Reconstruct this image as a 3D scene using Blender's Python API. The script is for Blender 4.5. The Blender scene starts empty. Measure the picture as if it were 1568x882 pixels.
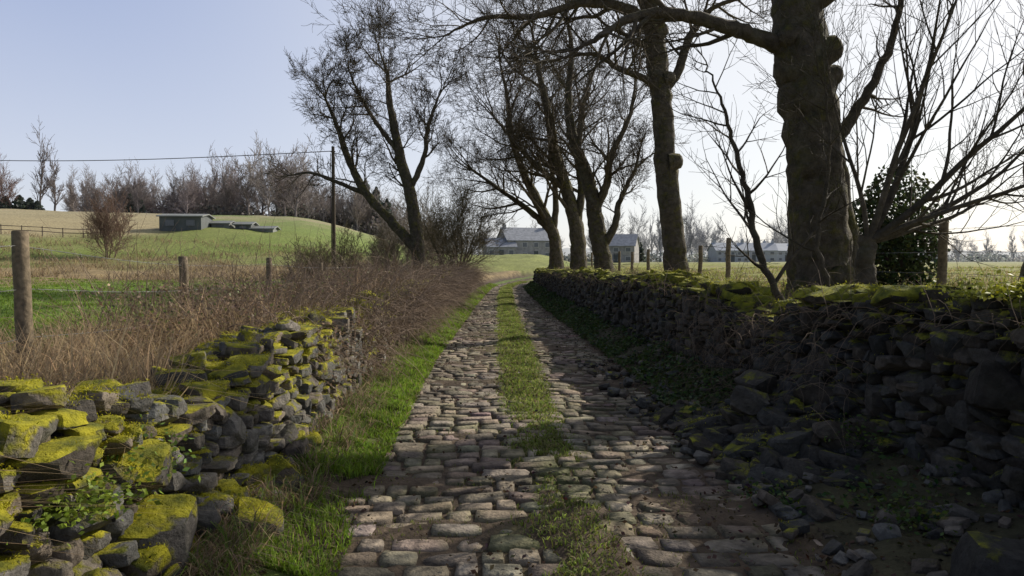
import bpy, math, random
import numpy as np
from mathutils import Vector, Matrix
random.seed(7); rng=np.random.default_rng(7)
sc=bpy.context.scene
# ------------------------------------------------------------------ helpers
def vnoise(x,y,z=0.0,seed=0):
    x=np.asarray(x,float);y=np.asarray(y,float);z=np.zeros_like(x)+z
    xi=np.floor(x).astype(np.int64);yi=np.floor(y).astype(np.int64);zi=np.floor(z).astype(np.int64)
    fx=x-xi;fy=y-yi;fz=z-zi
    fx=fx*fx*(3-2*fx);fy=fy*fy*(3-2*fy);fz=fz*fz*(3-2*fz)
    def h(a,b,c):
        n=(a*374761393+b*668265263+c*1274126177+seed*97531)&0xffffffff
        n=((n^(n>>13))*1274126177)&0xffffffff
        n=n^(n>>16)
        return (n&0xffff)/65535.0
    r=0
    for dz in (0,1):
        wz=fz if dz else 1-fz
        for dy in (0,1):
            wy=fy if dy else 1-fy
            r=r+wz*wy*(h(xi,yi+dy,zi+dz)*(1-fx)+h(xi+1,yi+dy,zi+dz)*fx)
    return r
def fbm(x,y,z=0.0,seed=0,o=3):
    s=0;a=.5;t=0
    for i in range(o):
        s=s+a*vnoise(x*2**i,y*2**i,np.asarray(z)*2**i,seed+i);t+=a;a*=.5
    return s/t
def ss(t,a=0.0,b=1.0):
    t=np.clip((t-a)/(b-a),0,1);return t*t*(3-2*t)
def link(o,parent=None):
    sc.collection.objects.link(o)
    if parent: o.parent=parent
    return o
def mk(name,V,F,mat,col=None,smooth=True,parent=None,attrs=None,sharp=None):
    V=np.ascontiguousarray(V,dtype=np.float32)
    if not isinstance(F,list):F=[F]
    me=bpy.data.meshes.new(name)
    me.vertices.add(len(V));me.vertices.foreach_set('co',V.ravel())
    F=[np.asarray(f,dtype=np.int32) for f in F if len(f)]
    lp=np.concatenate([f.ravel() for f in F])
    st=[];o=0
    for f in F:
        k=f.shape[1];st.append(o+np.arange(len(f))*k);o+=f.size
    st=np.concatenate(st).astype(np.int32)
    me.loops.add(len(lp));me.loops.foreach_set('vertex_index',lp)
    me.polygons.add(len(st));me.polygons.foreach_set('loop_start',st)
    me.update(calc_edges=True)
    me.polygons.foreach_set('use_smooth',np.full(len(st),bool(smooth)))
    if sharp: me.set_sharp_from_angle(angle=math.radians(sharp))
    if col is not None:
        a=me.attributes.new('Col','FLOAT_COLOR','POINT')
        c=np.ones((len(V),4),np.float32);c[:,:3]=col
        a.data.foreach_set('color',c.ravel())
    if attrs:
        for k,v in attrs.items():
            a=me.attributes.new(k,'FLOAT','POINT');a.data.foreach_set('value',np.asarray(v,np.float32))
    if mat: me.materials.append(mat)
    ob=bpy.data.objects.new(name,me);link(ob,parent);return ob
def empty(name,loc=(0,0,0)):
    e=bpy.data.objects.new(name,None);e.empty_display_size=.3;link(e);return e
# ------------------------------------------------------------------ materials
def newmat(name):
    m=bpy.data.materials.new(name);m.use_nodes=True
    nt=m.node_tree;return m,nt,nt.nodes,nt.links,nt.nodes['Principled BSDF']
def colmat(name,rough=.9,nscale=8,namt=.35,bump=.3,bscale=30,bdist=.02,transl=0,spec=.2):
    m,nt,N,L,b=newmat(name)
    at=N.new('ShaderNodeAttribute');at.attribute_name='Col'
    tc=N.new('ShaderNodeTexCoord')
    src=tc.outputs['Object']
    if namt>0:
        n=N.new('ShaderNodeTexNoise');n.inputs['Scale'].default_value=nscale;n.inputs['Detail'].default_value=6 if bump>0 else 2;L.new(src,n.inputs['Vector'])
        mr=N.new('ShaderNodeMapRange');mr.inputs[1].default_value=.3;mr.inputs[2].default_value=.7
        mr.inputs[3].default_value=1-namt;mr.inputs[4].default_value=1+namt;L.new(n.outputs[0],mr.inputs[0])
        vm=N.new('ShaderNodeVectorMath');vm.operation='SCALE';L.new(at.outputs['Color'],vm.inputs[0]);L.new(mr.outputs[0],vm.inputs['Scale'])
        out=vm.outputs[0]
    else: out=at.outputs['Color']
    L.new(out,b.inputs['Base Color'])
    b.inputs['Roughness'].default_value=rough;b.inputs['Specular IOR Level'].default_value=spec
    if bump>0:
        n2=N.new('ShaderNodeTexNoise');n2.inputs['Scale'].default_value=bscale;n2.inputs['Detail'].default_value=8;L.new(src,n2.inputs['Vector'])
        bp=N.new('ShaderNodeBump');bp.inputs['Strength'].default_value=bump;bp.inputs['Distance'].default_value=bdist
        L.new(n2.outputs[0],bp.inputs['Height']);L.new(bp.outputs[0],b.inputs['Normal'])
    if transl>0:
        t=N.new('ShaderNodeBsdfTranslucent');L.new(out,t.inputs[0])
        mx=N.new('ShaderNodeMixShader');mx.inputs[0].default_value=transl
        L.new(b.outputs[0],mx.inputs[1]);L.new(t.outputs[0],mx.inputs[2]);L.new(mx.outputs[0],N['Material Output'].inputs[0])
    return m
def mossmat(name,mosscol=(.22,.21,.02),lo=.45,hi=.6,bs=25,bd=.03,nscale=14,lichen=.25,up=.22,mscale=5):
    m,nt,N,L,b=newmat(name)
    at=N.new('ShaderNodeAttribute');at.attribute_name='Col'
    mo=N.new('ShaderNodeAttribute');mo.attribute_name='moss'
    tc=N.new('ShaderNodeTexCoord');o=tc.outputs['Object']
    n=N.new('ShaderNodeTexNoise');n.inputs['Scale'].default_value=nscale;n.inputs['Detail'].default_value=9;n.inputs['Roughness'].default_value=.65;L.new(o,n.inputs['Vector'])
    mr=N.new('ShaderNodeMapRange');mr.inputs[1].default_value=.3;mr.inputs[2].default_value=.7;mr.inputs[3].default_value=.5;mr.inputs[4].default_value=1.6;L.new(n.outputs[0],mr.inputs[0])
    vm=N.new('ShaderNodeVectorMath');vm.operation='SCALE';L.new(at.outputs['Color'],vm.inputs[0]);L.new(mr.outputs[0],vm.inputs['Scale'])
    n4=N.new('ShaderNodeTexNoise');n4.inputs['Scale'].default_value=nscale*.45;n4.inputs['Detail'].default_value=8;L.new(o,n4.inputs['Vector'])
    l1=N.new('ShaderNodeMapRange');l1.inputs[1].default_value=.52;l1.inputs[2].default_value=.7;l1.inputs[4].default_value=lichen;L.new(n4.outputs[0],l1.inputs[0])
    mxl=N.new('ShaderNodeMix');mxl.data_type='RGBA';L.new(l1.outputs[0],mxl.inputs['Factor']);L.new(vm.outputs[0],mxl.inputs[6]);mxl.inputs[7].default_value=(.16,.165,.10,1)
    g=N.new('ShaderNodeNewGeometry');sx=N.new('ShaderNodeSeparateXYZ');L.new(g.outputs['Normal'],sx.inputs[0])
    n3=N.new('ShaderNodeTexNoise');n3.inputs['Scale'].default_value=mscale;n3.inputs['Detail'].default_value=8;n3.inputs['Roughness'].default_value=.65;L.new(o,n3.inputs['Vector'])
    a1=N.new('ShaderNodeMath');a1.operation='MULTIPLY_ADD';L.new(sx.outputs[2],a1.inputs[0]);a1.inputs[1].default_value=up;L.new(n3.outputs[0],a1.inputs[2])
    a2=N.new('ShaderNodeMath');a2.operation='MULTIPLY_ADD';L.new(mo.outputs['Fac'],a2.inputs[0]);a2.inputs[1].default_value=.35;L.new(a1.outputs[0],a2.inputs[2])
    a3=N.new('ShaderNodeMapRange');a3.inputs[1].default_value=lo+.22;a3.inputs[2].default_value=hi+.22;L.new(a2.outputs[0],a3.inputs[0])
    n5=N.new('ShaderNodeTexNoise');n5.inputs['Scale'].default_value=9;n5.inputs['Detail'].default_value=4;L.new(o,n5.inputs['Vector'])
    cr=N.new('ShaderNodeValToRGB');cr.color_ramp.elements[0].position=.35;cr.color_ramp.elements[1].position=.65
    cr.color_ramp.elements[0].color=(mosscol[0]*.3,mosscol[1]*.36,mosscol[2]*.8,1);cr.color_ramp.elements[1].color=(*mosscol,1);L.new(n5.outputs[0],cr.inputs[0])
    mx=N.new('ShaderNodeMix');mx.data_type='RGBA';L.new(a3.outputs[0],mx.inputs['Factor']);L.new(mxl.outputs[2],mx.inputs[6]);L.new(cr.outputs[0],mx.inputs[7])
    L.new(mx.outputs[2],b.inputs['Base Color']);b.inputs['Roughness'].default_value=.85;b.inputs['Specular IOR Level'].default_value=.25
    n2=N.new('ShaderNodeTexNoise');n2.inputs['Scale'].default_value=bs;n2.inputs['Detail'].default_value=10;n2.inputs['Roughness'].default_value=.65;L.new(o,n2.inputs['Vector'])
    ad=N.new('ShaderNodeMath');ad.operation='MULTIPLY_ADD';L.new(a3.outputs[0],ad.inputs[0]);ad.inputs[1].default_value=.5;L.new(n2.outputs[0],ad.inputs[2])
    bp=N.new('ShaderNodeBump');bp.inputs['Strength'].default_value=1;bp.inputs['Distance'].default_value=bd;L.new(ad.outputs[0],bp.inputs['Height']);L.new(bp.outputs[0],b.inputs['Normal'])
    return m
def plain(name,c,rough=.8,nscale=3,namt=.25,bump=.2,metal=0):
    m,nt,N,L,b=newmat(name)
    tc=N.new('ShaderNodeTexCoord');n=N.new('ShaderNodeTexNoise');n.inputs['Scale'].default_value=nscale;n.inputs['Detail'].default_value=6;L.new(tc.outputs['Object'],n.inputs['Vector'])
    cr=N.new('ShaderNodeValToRGB');cr.color_ramp.elements[0].position=.3;cr.color_ramp.elements[1].position=.7
    cr.color_ramp.elements[0].color=(*[v*(1-namt) for v in c],1);cr.color_ramp.elements[1].color=(*[v*(1+namt) for v in c],1)
    L.new(n.outputs[0],cr.inputs[0]);L.new(cr.outputs[0],b.inputs['Base Color']);b.inputs['Roughness'].default_value=rough;b.inputs['Metallic'].default_value=metal
    bp=N.new('ShaderNodeBump');bp.inputs['Strength'].default_value=bump;bp.inputs['Distance'].default_value=.01;L.new(n.outputs[0],bp.inputs['Height']);L.new(bp.outputs[0],b.inputs['Normal'])
    return m
M_ground=colmat('ground_soil_grass',nscale=5,namt=.4,bump=.7,bscale=18,bdist=.04)
M_sett=colmat('worn_stone_setts',rough=.8,nscale=14,namt=.42,bump=.9,bscale=38,bdist=.018,spec=.25)
M_wall=mossmat('gritstone_with_moss',mosscol=(.40,.36,.02),lo=.53,hi=.62,mscale=4)
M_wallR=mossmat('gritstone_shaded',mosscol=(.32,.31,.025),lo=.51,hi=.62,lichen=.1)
M_bark=mossmat('bark_with_moss',mosscol=(.16,.14,.03),lo=.55,hi=.75,bs=13,bd=.07,nscale=8,lichen=.25)
M_twig=colmat('dry_twigs',namt=0,bump=0)
M_far=colmat('distant_bare_wood',namt=0,bump=0)
M_grass=colmat('grass_blades',rough=.6,nscale=2,namt=.35,bump=0,transl=.5)
M_leaf=colmat('leaves',rough=.55,namt=0,bump=0,transl=.3)
M_core=plain('dark_rubble_core',(.025,.022,.018),.95)
M_post=plain('weathered_timber',(.17,.13,.08),.85,nscale=25,namt=.45,bump=.8)
M_wire=plain('galvanised_wire',(.25,.25,.25),.5,metal=.8)
# ------------------------------------------------------------------ layout
RY=[-5,0,3.6,6,11,22,32,42,48,54,60,68,78];RX=[.35,.33,.3,.23,.1,-.15,-.3,-.32,.1,1.2,3.2,7,14]
def xc(y): return np.interp(y,RY,RX)
def hw(y): return np.interp(y,[0,3,6,11,22,40],[1.3,1.32,1.4,1.45,1.25,1.0])
def wl(y):
    return np.where(np.asarray(y)<44,np.interp(y,[-2,0,5,7,11,22,32,44],[-1.6,-1.6,-1.65,-1.72,-1.95,-2.1,-2.1,-2.1]),xc(y)-2.0)
def wr(y):
    return np.where(np.asarray(y)<42,np.interp(y,[-2,3,4.5,6,8,11,20,30,42],[2.8,2.78,2.7,2.55,2.38,2.15,1.85,1.5,1.25]),xc(y)+1.55)
def H(x,y):
    x=np.asarray(x,float);y=np.asarray(y,float)
    D=np.sqrt(x*x+y*y);r=x/np.maximum(y,1)
    l=ss(wl(y)-.25-x,0,.5);rr=ss(x-(wr(y)+.3),0,.35)
    h=.5*l+1.12*rr
    A=1-ss(r,-.32,-.06)
    h=h+9*ss(D,45,140)*A*(y>0)+4*ss(D,140,320)*A
    h=h+1.9*ss(D,48,100)*(1-A)*(1-ss(r,.03,.12))+.2*ss(D,60,200)
    h=h+1.0*np.exp(-(((x+32)/12)**2+((y-80)/12)**2))
    out=(l+rr)
    h=h+out*(fbm(x*.35,y*.35,seed=3)-.5)*.25*np.clip(D/12,.4,2)
    inn=1-np.clip(out,0,1)
    d=x-xc(y);w=hw(y)
    strip=np.exp(-(d/.28)**4)
    n=fbm(x*2.2,y*2.2,seed=9)
    n2=fbm(x*6,y*6,seed=12);n3=fbm(x*1.1,y*1.1,seed=14)
    soil=.010+.034*ss(n,.48,.7)*ss(n3,.38,.62)+.038*strip*ss(n+.3*ss(y,4.5,7.5),.42,.6)+.016*(n2-.5)
    edge=ss(np.abs(d)-w,-.25,.05)
    soil=soil+edge*.04*(.4+n)
    verge=ss(np.abs(d)-w,0,.4)
    soil=soil+verge*(.05+.06*(n-.3))+verge*ss(x-(wr(y)-.55),0,.5)*.18
    return h+inn*soil
# ------------------------------------------------------------------ ground
nx,ny=420,470
a=2.6
xs=a*np.sinh(np.linspace(-math.asinh(700/a),math.asinh(700/a),nx))
t=np.linspace(-math.asinh(30/3.2),math.asinh(1100/3.2),ny)
ys=4.5+3.2*np.sinh(t)
X,Y=np.meshgrid(xs,ys)
Z=H(X,Y)
def gcol(X,Y):
    D=np.sqrt(X*X+Y*Y);r=X/np.maximum(Y,1)
    n=fbm(X*.25,Y*.25,seed=21);n1=fbm(X*1.6,Y*1.6,seed=22);nb=fbm(X*.05,Y*.05,seed=25)
    c=np.zeros(X.shape+(3,))
    soil=np.array([.085,.062,.042]);green=np.array([.13,.2,.03]);tan=np.array([.28,.21,.11]);hay=np.array([.35,.29,.16]);ygreen=np.array([.22,.23,.055])
    def mix(c,col,f): return c*(1-f[...,None])+col*f[...,None]
    c=c+soil
    left=ss(wl(Y)-.3-X,0,.3);right=ss(X-wr(Y)-.4,0,.3)
    d=X-xc(Y);w=hw(Y)
    inn=1-np.clip(left+right,0,1)
    c=mix(c,np.array([.14,.15,.04]),inn*np.exp(-(d/.33)**4)*ss(n1+.35*ss(Y,4.5,8),.46,.64)*.85)
    c=mix(c,green*.8,inn*ss(-d-w,-.05,.1)*(1-ss(-d-w,.35,.55))*.8*ss(n1+.35*ss(Y,4.5,6),.4,.6))
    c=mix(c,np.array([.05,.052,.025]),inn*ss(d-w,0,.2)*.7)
    lf=mix(np.zeros_like(c)+green,tan*.8,ss(n1*.5+n*.5,.52,.7)*.35)
    near=1-ss(wl(Y)-X,1.6,2.6)
    lf=mix(lf,tan*.75,np.clip(near*(Y<60),0,1))
    lf=mix(lf,tan*(.6+.5*n1[...,None]),ss(D+n*14,42,48)*(1-ss(D+n*16,66,80)))
    mound=np.array([.2,.22,.065])
    lf=mix(lf,mound,ss(D+n*8,70,80)*(1-ss(nb+.25*n,.42,.66)*.6))
    lf=mix(lf,hay,ss(-r,.46,.5)*ss(D+n*6,84,92))
    lf=mix(lf,hay*np.array([.85,.88,.9]),ss(D,100,118)*ss(n,.3,.6)*.8)
    c=mix(c,lf,left)
    rf=mix(np.zeros_like(c)+ygreen,tan*.8,ss(n1*.5+n*.5,.45,.62)*.6)
    nr=1-ss(X-wr(Y),1.2,3.2)
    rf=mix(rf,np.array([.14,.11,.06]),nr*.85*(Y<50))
    rf=mix(rf,ygreen,ss(D,50,90)*.7)
    c=mix(c,rf,right)
    cen=ss(r,-.1,-.03)*(1-ss(r,.03,.12))*ss(D,58,66)
    c=mix(c,mound*(.75+.5*n[...,None]),cen)
    c=c*(.85+.3*n1[...,None])
    c=mix(c,np.array([.3,.31,.29]),ss(D,60,260)*.55)  # distance haze painted into the ground colour
    return mix(c,np.array([.32,.33,.32]),ss(D,220,600)*.7)  # second, farther step of the painted haze
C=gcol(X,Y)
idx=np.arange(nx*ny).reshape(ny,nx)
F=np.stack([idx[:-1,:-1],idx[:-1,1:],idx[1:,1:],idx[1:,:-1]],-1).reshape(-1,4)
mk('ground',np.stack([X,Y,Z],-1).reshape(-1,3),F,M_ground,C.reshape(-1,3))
# ------------------------------------------------------------------ setts
S=[]
y=1.2
while y<74:
    dy=random.uniform(.155,.21)
    w=float(hw(y))*random.uniform(.96,1.06);x=-w+random.uniform(-.1,.1)
    while x<w:
        l=random.choice([.15,.19,.23,.27,.3,.35])*random.uniform(.88,1.12)
        S.append((x+l/2,y+dy/2,l/2-.005,dy/2-.005));x+=l+random.uniform(0,.008)
    y+=dy
S=np.array(S);n=len(S)
g=np.array([-1,-.91,-.45,.45,.91,1.0]);gx,gy=np.meshgrid(g,g);gx=gx.ravel();gy=gy.ravel()
edge=(np.maximum(abs(gx),abs(gy))>.99);mid=(np.maximum(abs(gx),abs(gy))>.8)&~edge
top=np.where(edge,-.03,np.where(mid,.025,.0325))
cr=(abs(gx)>.8)&(abs(gy)>.8)
lx=gx*np.where(cr,.94,1.0);ly=gy*np.where(cr,.94,1.0)
sx=S[:,0,None]+lx*S[:,2,None]*(1+rng.normal(0,.04,(n,36)));sy=S[:,1,None]+ly*S[:,3,None]*(1+rng.normal(0,.06,(n,36)))+lx*S[:,2,None]*rng.normal(0,.05,(n,1))
arc=.05*np.sin(S[:,1]*.6)[:,None]-.03*(sx**2)+.05*(vnoise(sx*1.0,S[:,1,None]*.5,seed=5)-.5)*2
hx=rng.normal(0,.04,(n,1));hy=rng.normal(0,.06,(n,1))
sz=top+rng.normal(0,.0055,(n,1))+hx*(lx*S[:,2,None])+hy*ly*S[:,3,None]+rng.normal(0,.0026,(n,36))
sy2=sy+arc
slope=xc(sy2+.5)-xc(sy2-.5)
PX=xc(sy2)+sx; PY=sy2-slope*sx
rut=-.014*np.exp(-((np.abs(sx)-.75)/.3)**2)+.03*(vnoise(PX*.9,PY*.7,seed=31)-.5)
V=np.stack([PX,PY,sz+rut+.012],-1).reshape(-1,3)
q=np.arange(36).reshape(6,6);f=np.stack([q[:-1,:-1],q[:-1,1:],q[1:,1:],q[1:,:-1]],-1).reshape(-1,4)
F=(f[None]+np.arange(n)[:,None,None]*36).reshape(-1,4)
base=np.array([.33,.27,.20])*rng.uniform(.68,1.12,(n,1))+rng.normal(0,.011,(n,3))
dirt=ss(fbm(S[:,0]*1.8,S[:,1]*1.2,seed=41),.45,.66)[:,None]
base=base*(1-.45*dirt)
cc=np.repeat(base[:,None],36,1);cc=cc*np.where(edge,.35,np.where(mid,.8,1.0))[None,:,None]
pd=ss(fbm(PX*5,PY*5,seed=43),.48,.62)[...,None]
cc=cc*(1-pd*.42)
mo=((np.exp(-(sx/.38)**2)*.7+.35*mid)*ss(vnoise(PX*3,PY*3,seed=8),.4,.68)*.75)[...,None]
cc=cc*(1-mo)+np.array([.13,.14,.05])*mo
mk('cobbled_lane',V,F,M_sett,np.clip(cc,.01,1).reshape(-1,3))
# ------------------------------------------------------------------ stones
def template(cuts):
    import bmesh
    bm=bmesh.new();bmesh.ops.create_cube(bm,size=2);bmesh.ops.subdivide_edges(bm,edges=bm.edges[:],cuts=cuts,use_grid_fill=True)
    v=np.array([p.co[:] for p in bm.verts]);f=np.array([[q.index for q in p.verts] for p in bm.faces]);bm.free()
    return v,f
TPL={2:template(2),3:template(3),6:template(6)}
def stones(L,tpl,expo=8,cut=4,cutd=(.74,1.15),nz=.075):
    L=np.array(L);n=len(L);v,f=TPL[tpl]
    m=len(v)
    pn=(np.abs(v)**expo).sum(1)**(1/expo);u=v/pn[:,None]
    P=np.repeat(u[None],n,0)
    P[...,2]=P[...,2]*(1+rng.normal(0,.14,(n,1))*P[...,1]);P[...,1]=P[...,1]*(1+rng.normal(0,.1,(n,1))*P[...,2])
    for k in range(cut):
        d=rng.normal(0,1,(n,3));d/=np.linalg.norm(d,axis=1)[:,None]
        dd=rng.uniform(*cutd,(n,1))
        ex=np.maximum(0,np.einsum('nmk,nk->nm',P,d)-dd)
        P=P-ex[...,None]*d[:,None]
    off=rng.uniform(0,100,(n,1,3))
    Q=P*2.0+off
    disp=(fbm(Q[...,0],Q[...,1],Q[...,2],seed=2,o=3)-.5)*2*nz
    nrm=P/np.linalg.norm(P,axis=2,keepdims=True)
    P=P+nrm*disp[...,None]*1.6
    P=P*L[:,None,3:6]
    def rot(P,a,i,j):
        c=np.cos(a)[:,None];s=np.sin(a)[:,None];A=P[...,i]*c-P[...,j]*s;B=P[...,i]*s+P[...,j]*c
        P=P.copy();P[...,i]=A;P[...,j]=B;return P
    P=rot(P,L[:,7],1,2);P=rot(P,L[:,8],2,0);P=rot(P,L[:,6],0,1)
    P=P+L[:,None,0:3]
    F=(f[None]+np.arange(n)[:,None,None]*m).reshape(-1,4)
    C=np.repeat(L[:,None,9:12],m,1).reshape(-1,3);mo=np.repeat(L[:,12],m)
    return P.reshape(-1,3),F,C,mo
def merge(parts):
    V=[];F=[];C=[];M=[];o=0
    for v,f,c,m in parts:
        V.append(v);F.append(f+o);C.append(c);M.append(m);o+=len(v)
    return np.concatenate(V),np.concatenate(F),np.concatenate(C),np.concatenate(M)
def scol(dark=1.0):
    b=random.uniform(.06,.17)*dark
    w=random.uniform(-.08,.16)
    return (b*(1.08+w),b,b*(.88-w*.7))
def wall(face,side,y0,y1,top,thick,dark,mossy,batter=.18,z0=-.05,pbig=.08,wav=.035):
    out={2:[],3:[],6:[]}
    z=z0
    def lod(y): return 6 if y<8 else (3 if y<20 else 2)
    while z<1.7:
        h=random.uniform(.06,.115)
        y=y0+random.uniform(0,.2)
        while y<y1:
            f=1 if y<18 else 1.5
            big=random.random()<pbig and y<18
            l=random.choice([.1,.13,.17,.22,.28])*random.uniform(.85,1.2)*f
            ym=y+l/2
            tp=top(ym)+.06*(random.random()-.5)
            zz=z+wav*math.sin(ym*1.7+z*3)+.5*wav*math.sin(ym*4.1+z*9)+random.uniform(-.014,.014)
            if zz+h*.6<tp:
                sl=float(face(ym+.5)-face(ym-.5))
                dx=side*(batter*max(zz,0)+.1)+random.gauss(0,.028)
                c=scol(dark)
                hh=h*random.choice([.44,.48,.52,.58,.64])*(1.7 if big else 1)
                mo=mossy(ym,max(zz,0),tp)
                out[lod(ym)].append((float(face(ym))+dx+(-.03*side if big else 0),ym,zz+h/2,.13,l/2*(1.25 if big else .99),hh,-math.atan(sl)+random.gauss(0,.08),random.gauss(0,.07),random.gauss(0,.07),*c,mo))
            y+=l+random.uniform(0,.012)
        z+=h
    y=y0
    while y<y1:
        f=1 if y<18 else 1.4
        for k in range(3):
            tp=top(y);u=(k+.5)/3+random.gauss(0,.1)
            l=random.uniform(.06,.14)*f
            c=scol(dark)
            out[lod(y)].append((float(face(y))+side*(batter*tp+.06+u*thick),y+random.uniform(-.1,.1),tp-.03+random.gauss(0,.04),random.uniform(.06,.12),l,random.uniform(.035,.075),random.uniform(-1.2,1.2),random.gauss(0,.16),random.gauss(0,.14),*c,mossy(y,tp,tp)+.1))
        y+=random.uniform(.1,.17)*f
    return out
topL_=lambda y: float(np.interp(y,[0,3,3.6,4.2,5,6.5,8,44],[.88,.88,.86,.74,.78,.86,.9,.92]))+.12*(float(vnoise(y*.9,3.3,seed=61)))+.16*(float(vnoise(y*2.7,1.3,seed=62))-.4)
topR_=lambda y: float(np.interp(y,[0,4,6,8,9.5,11,20,30,45],[1.38,1.36,1.28,1.2,1.22,1.3,1.22,1.1,.98]))+.16*(float(vnoise(y*1.1,7.3,seed=63))-.5)+.14*(float(vnoise(y*3,7.3,seed=64))-.5)-.22*math.exp(-((y-7.6)/.6)**2)
mL=lambda y,z,t: min(1.1,max(0,(.3+.75*(z/t)**1.5)*(.1+1.3*float(vnoise(y*1.3,z*3,seed=71)))))
mR=lambda y,z,t: (.0+1.1*(z/t)**5)*(.35+1.0*float(vnoise(y*.9,z*2,seed=72)))
def build_wall(name,out,extra,mat):
    for k,v in extra.items(): out[k]+=v
    parts=[stones(out[k],k,cut=(6 if k==6 else 3)) for k in (2,3,6) if out[k]]
    V,F,C,M=merge(parts)
    return mk(name,V,F,mat,C,attrs={'moss':M},sharp=38)
def core(name,face,side,y0,y1,top,thick,batter,parent):
    yy=np.arange(y0,y1,.25);V=[]
    for y in yy:
        f=float(face(y));t=top(y)-.12
        V+=[(f+side*.18,y,-.3),(f+side*(.19+batter*t),y,t),(f+side*(batter*t+thick*.95),y,t),(f+side*(thick+.05),y,-.3)]
    n=len(yy);F=[]
    for i in range(n-1):
        for j in range(3):
            a=i*4+j;F.append((a,a+1,a+5,a+4))
    F.append((0,1,2,3));F.append(((n-1)*4,(n-1)*4+1,(n-1)*4+2,(n-1)*4+3))
    mk(name,np.array(V),np.array(F),M_core,smooth=False,parent=parent)
exL={2:[],3:[],6:[]}
for i in range(80):
    y=random.uniform(2.4,5.6);x=float(wl(y))+random.uniform(-.02,.26)
    s=random.uniform(.035,.09)
    exL[6].append((x,y,s*.45+max(0,(.25-(x-float(wl(y))))*1.4)*random.random(),s*1.2,s*1.3,s*.8,random.uniform(0,3),random.gauss(0,.3),random.gauss(0,.3),*scol(1),random.uniform(.1,.8)))
exL[6].append((-1.40,3.8,.13,.13,.14,.15,.4,.2,.3,.12,.11,.09,.6))
exL[6].append((-1.62,3.2,.3,.14,.15,.16,.2,.1,.1,.10,.09,.08,.6))
exL[6].append((-1.75,3.3,.62,.12,.16,.12,.2,.1,.1,.10,.09,.08,.9))
wL=wall(wl,-1,1.6,44,topL_,.42,1.1,mL)
oL=build_wall('dry_stone_wall',wL,exL,M_wall)
core('rubble_core',wl,-1,1.6,44,topL_,.42,.18,oL)
exR={2:[],3:[],6:[]}
RD=.42  # darkens right wall stone colour to paint in its backlit shade
for i in range(620):
    y=random.gauss(5.6,.85)
    if y<3.9 or y>7.8: continue
    fx=float(wr(y));t=random.random()**.9
    x=fx+.15-t*1.15
    hz=max(0,(1-t*1.02))*(.72*math.exp(-((y-5.8)/.9)**2))+.03
    s=random.uniform(.03,.09)*(1.6 if random.random()<.12 else .85)
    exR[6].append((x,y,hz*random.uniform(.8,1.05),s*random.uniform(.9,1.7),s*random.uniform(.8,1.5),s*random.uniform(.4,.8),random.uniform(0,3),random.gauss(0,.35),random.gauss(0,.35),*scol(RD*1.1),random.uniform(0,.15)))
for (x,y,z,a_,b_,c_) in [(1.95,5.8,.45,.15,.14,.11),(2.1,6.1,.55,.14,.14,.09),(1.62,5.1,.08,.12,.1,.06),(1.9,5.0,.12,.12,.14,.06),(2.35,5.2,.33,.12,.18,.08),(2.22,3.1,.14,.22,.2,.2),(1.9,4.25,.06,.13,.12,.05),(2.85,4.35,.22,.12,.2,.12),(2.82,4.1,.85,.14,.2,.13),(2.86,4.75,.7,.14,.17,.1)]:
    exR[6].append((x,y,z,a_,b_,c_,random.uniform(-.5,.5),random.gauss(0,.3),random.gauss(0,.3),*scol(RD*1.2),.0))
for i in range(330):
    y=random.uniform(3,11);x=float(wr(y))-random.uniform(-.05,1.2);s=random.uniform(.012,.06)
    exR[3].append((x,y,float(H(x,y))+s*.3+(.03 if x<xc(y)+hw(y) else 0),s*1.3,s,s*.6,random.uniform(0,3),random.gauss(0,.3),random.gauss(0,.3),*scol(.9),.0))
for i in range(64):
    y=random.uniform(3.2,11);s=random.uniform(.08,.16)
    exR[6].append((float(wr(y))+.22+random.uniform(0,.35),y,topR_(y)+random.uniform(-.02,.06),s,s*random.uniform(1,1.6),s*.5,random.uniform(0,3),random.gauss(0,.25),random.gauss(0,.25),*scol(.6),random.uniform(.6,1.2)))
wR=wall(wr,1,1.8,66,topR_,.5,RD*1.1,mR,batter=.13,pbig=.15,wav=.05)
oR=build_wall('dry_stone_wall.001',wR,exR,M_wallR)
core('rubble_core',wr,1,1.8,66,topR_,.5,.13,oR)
# ------------------------------------------------------------------ blades / leaves
def blades(P,L,W,lean,col,droop=.3):
    n=len(P);a=rng.uniform(0,2*np.pi,n);d=np.stack([np.cos(a),np.sin(a),np.zeros(n)],1)
    b=rng.uniform(0,2*np.pi,n);s=np.stack([np.cos(b),np.sin(b),np.zeros(n)],1)*(W/2)[:,None]
    up=np.array([0,0,1.0]);L=L[:,None];lean=lean[:,None]
    mid=P+up*L*.55+d*L*lean*.4
    tip=P+up*L*(1-droop*lean)+d*L*lean*1.1
    V=np.stack([P-s,P+s,mid+s*.8,mid-s*.8,tip],1).reshape(-1,3)
    o=(np.arange(n)*5)[:,None]
    F=np.concatenate([o+[0,1,2],o+[0,2,3],o+[3,2,4]],0)
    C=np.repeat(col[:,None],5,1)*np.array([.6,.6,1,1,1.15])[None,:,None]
    return V,F,C.reshape(-1,3)
def leaves(P,s,col,flat=.5):
    n=len(P);a=rng.normal(0,1,(n,3));a[:,2]*=flat;a/=np.linalg.norm(a,axis=1)[:,None]
    r=rng.normal(0,1,(n,3));b=np.cross(a,r);b/=np.linalg.norm(b,axis=1)[:,None]
    nrm=np.cross(a,b)
    s=s[:,None]
    V=np.stack([P-a*s,P+b*s*.6-nrm*s*.15,P+a*s,P-b*s*.6-nrm*s*.15],1).reshape(-1,3)
    F=np.arange(n*4).reshape(n,4)
    return V,F,np.repeat(col[:,None],4,1).reshape(-1,3)
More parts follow.
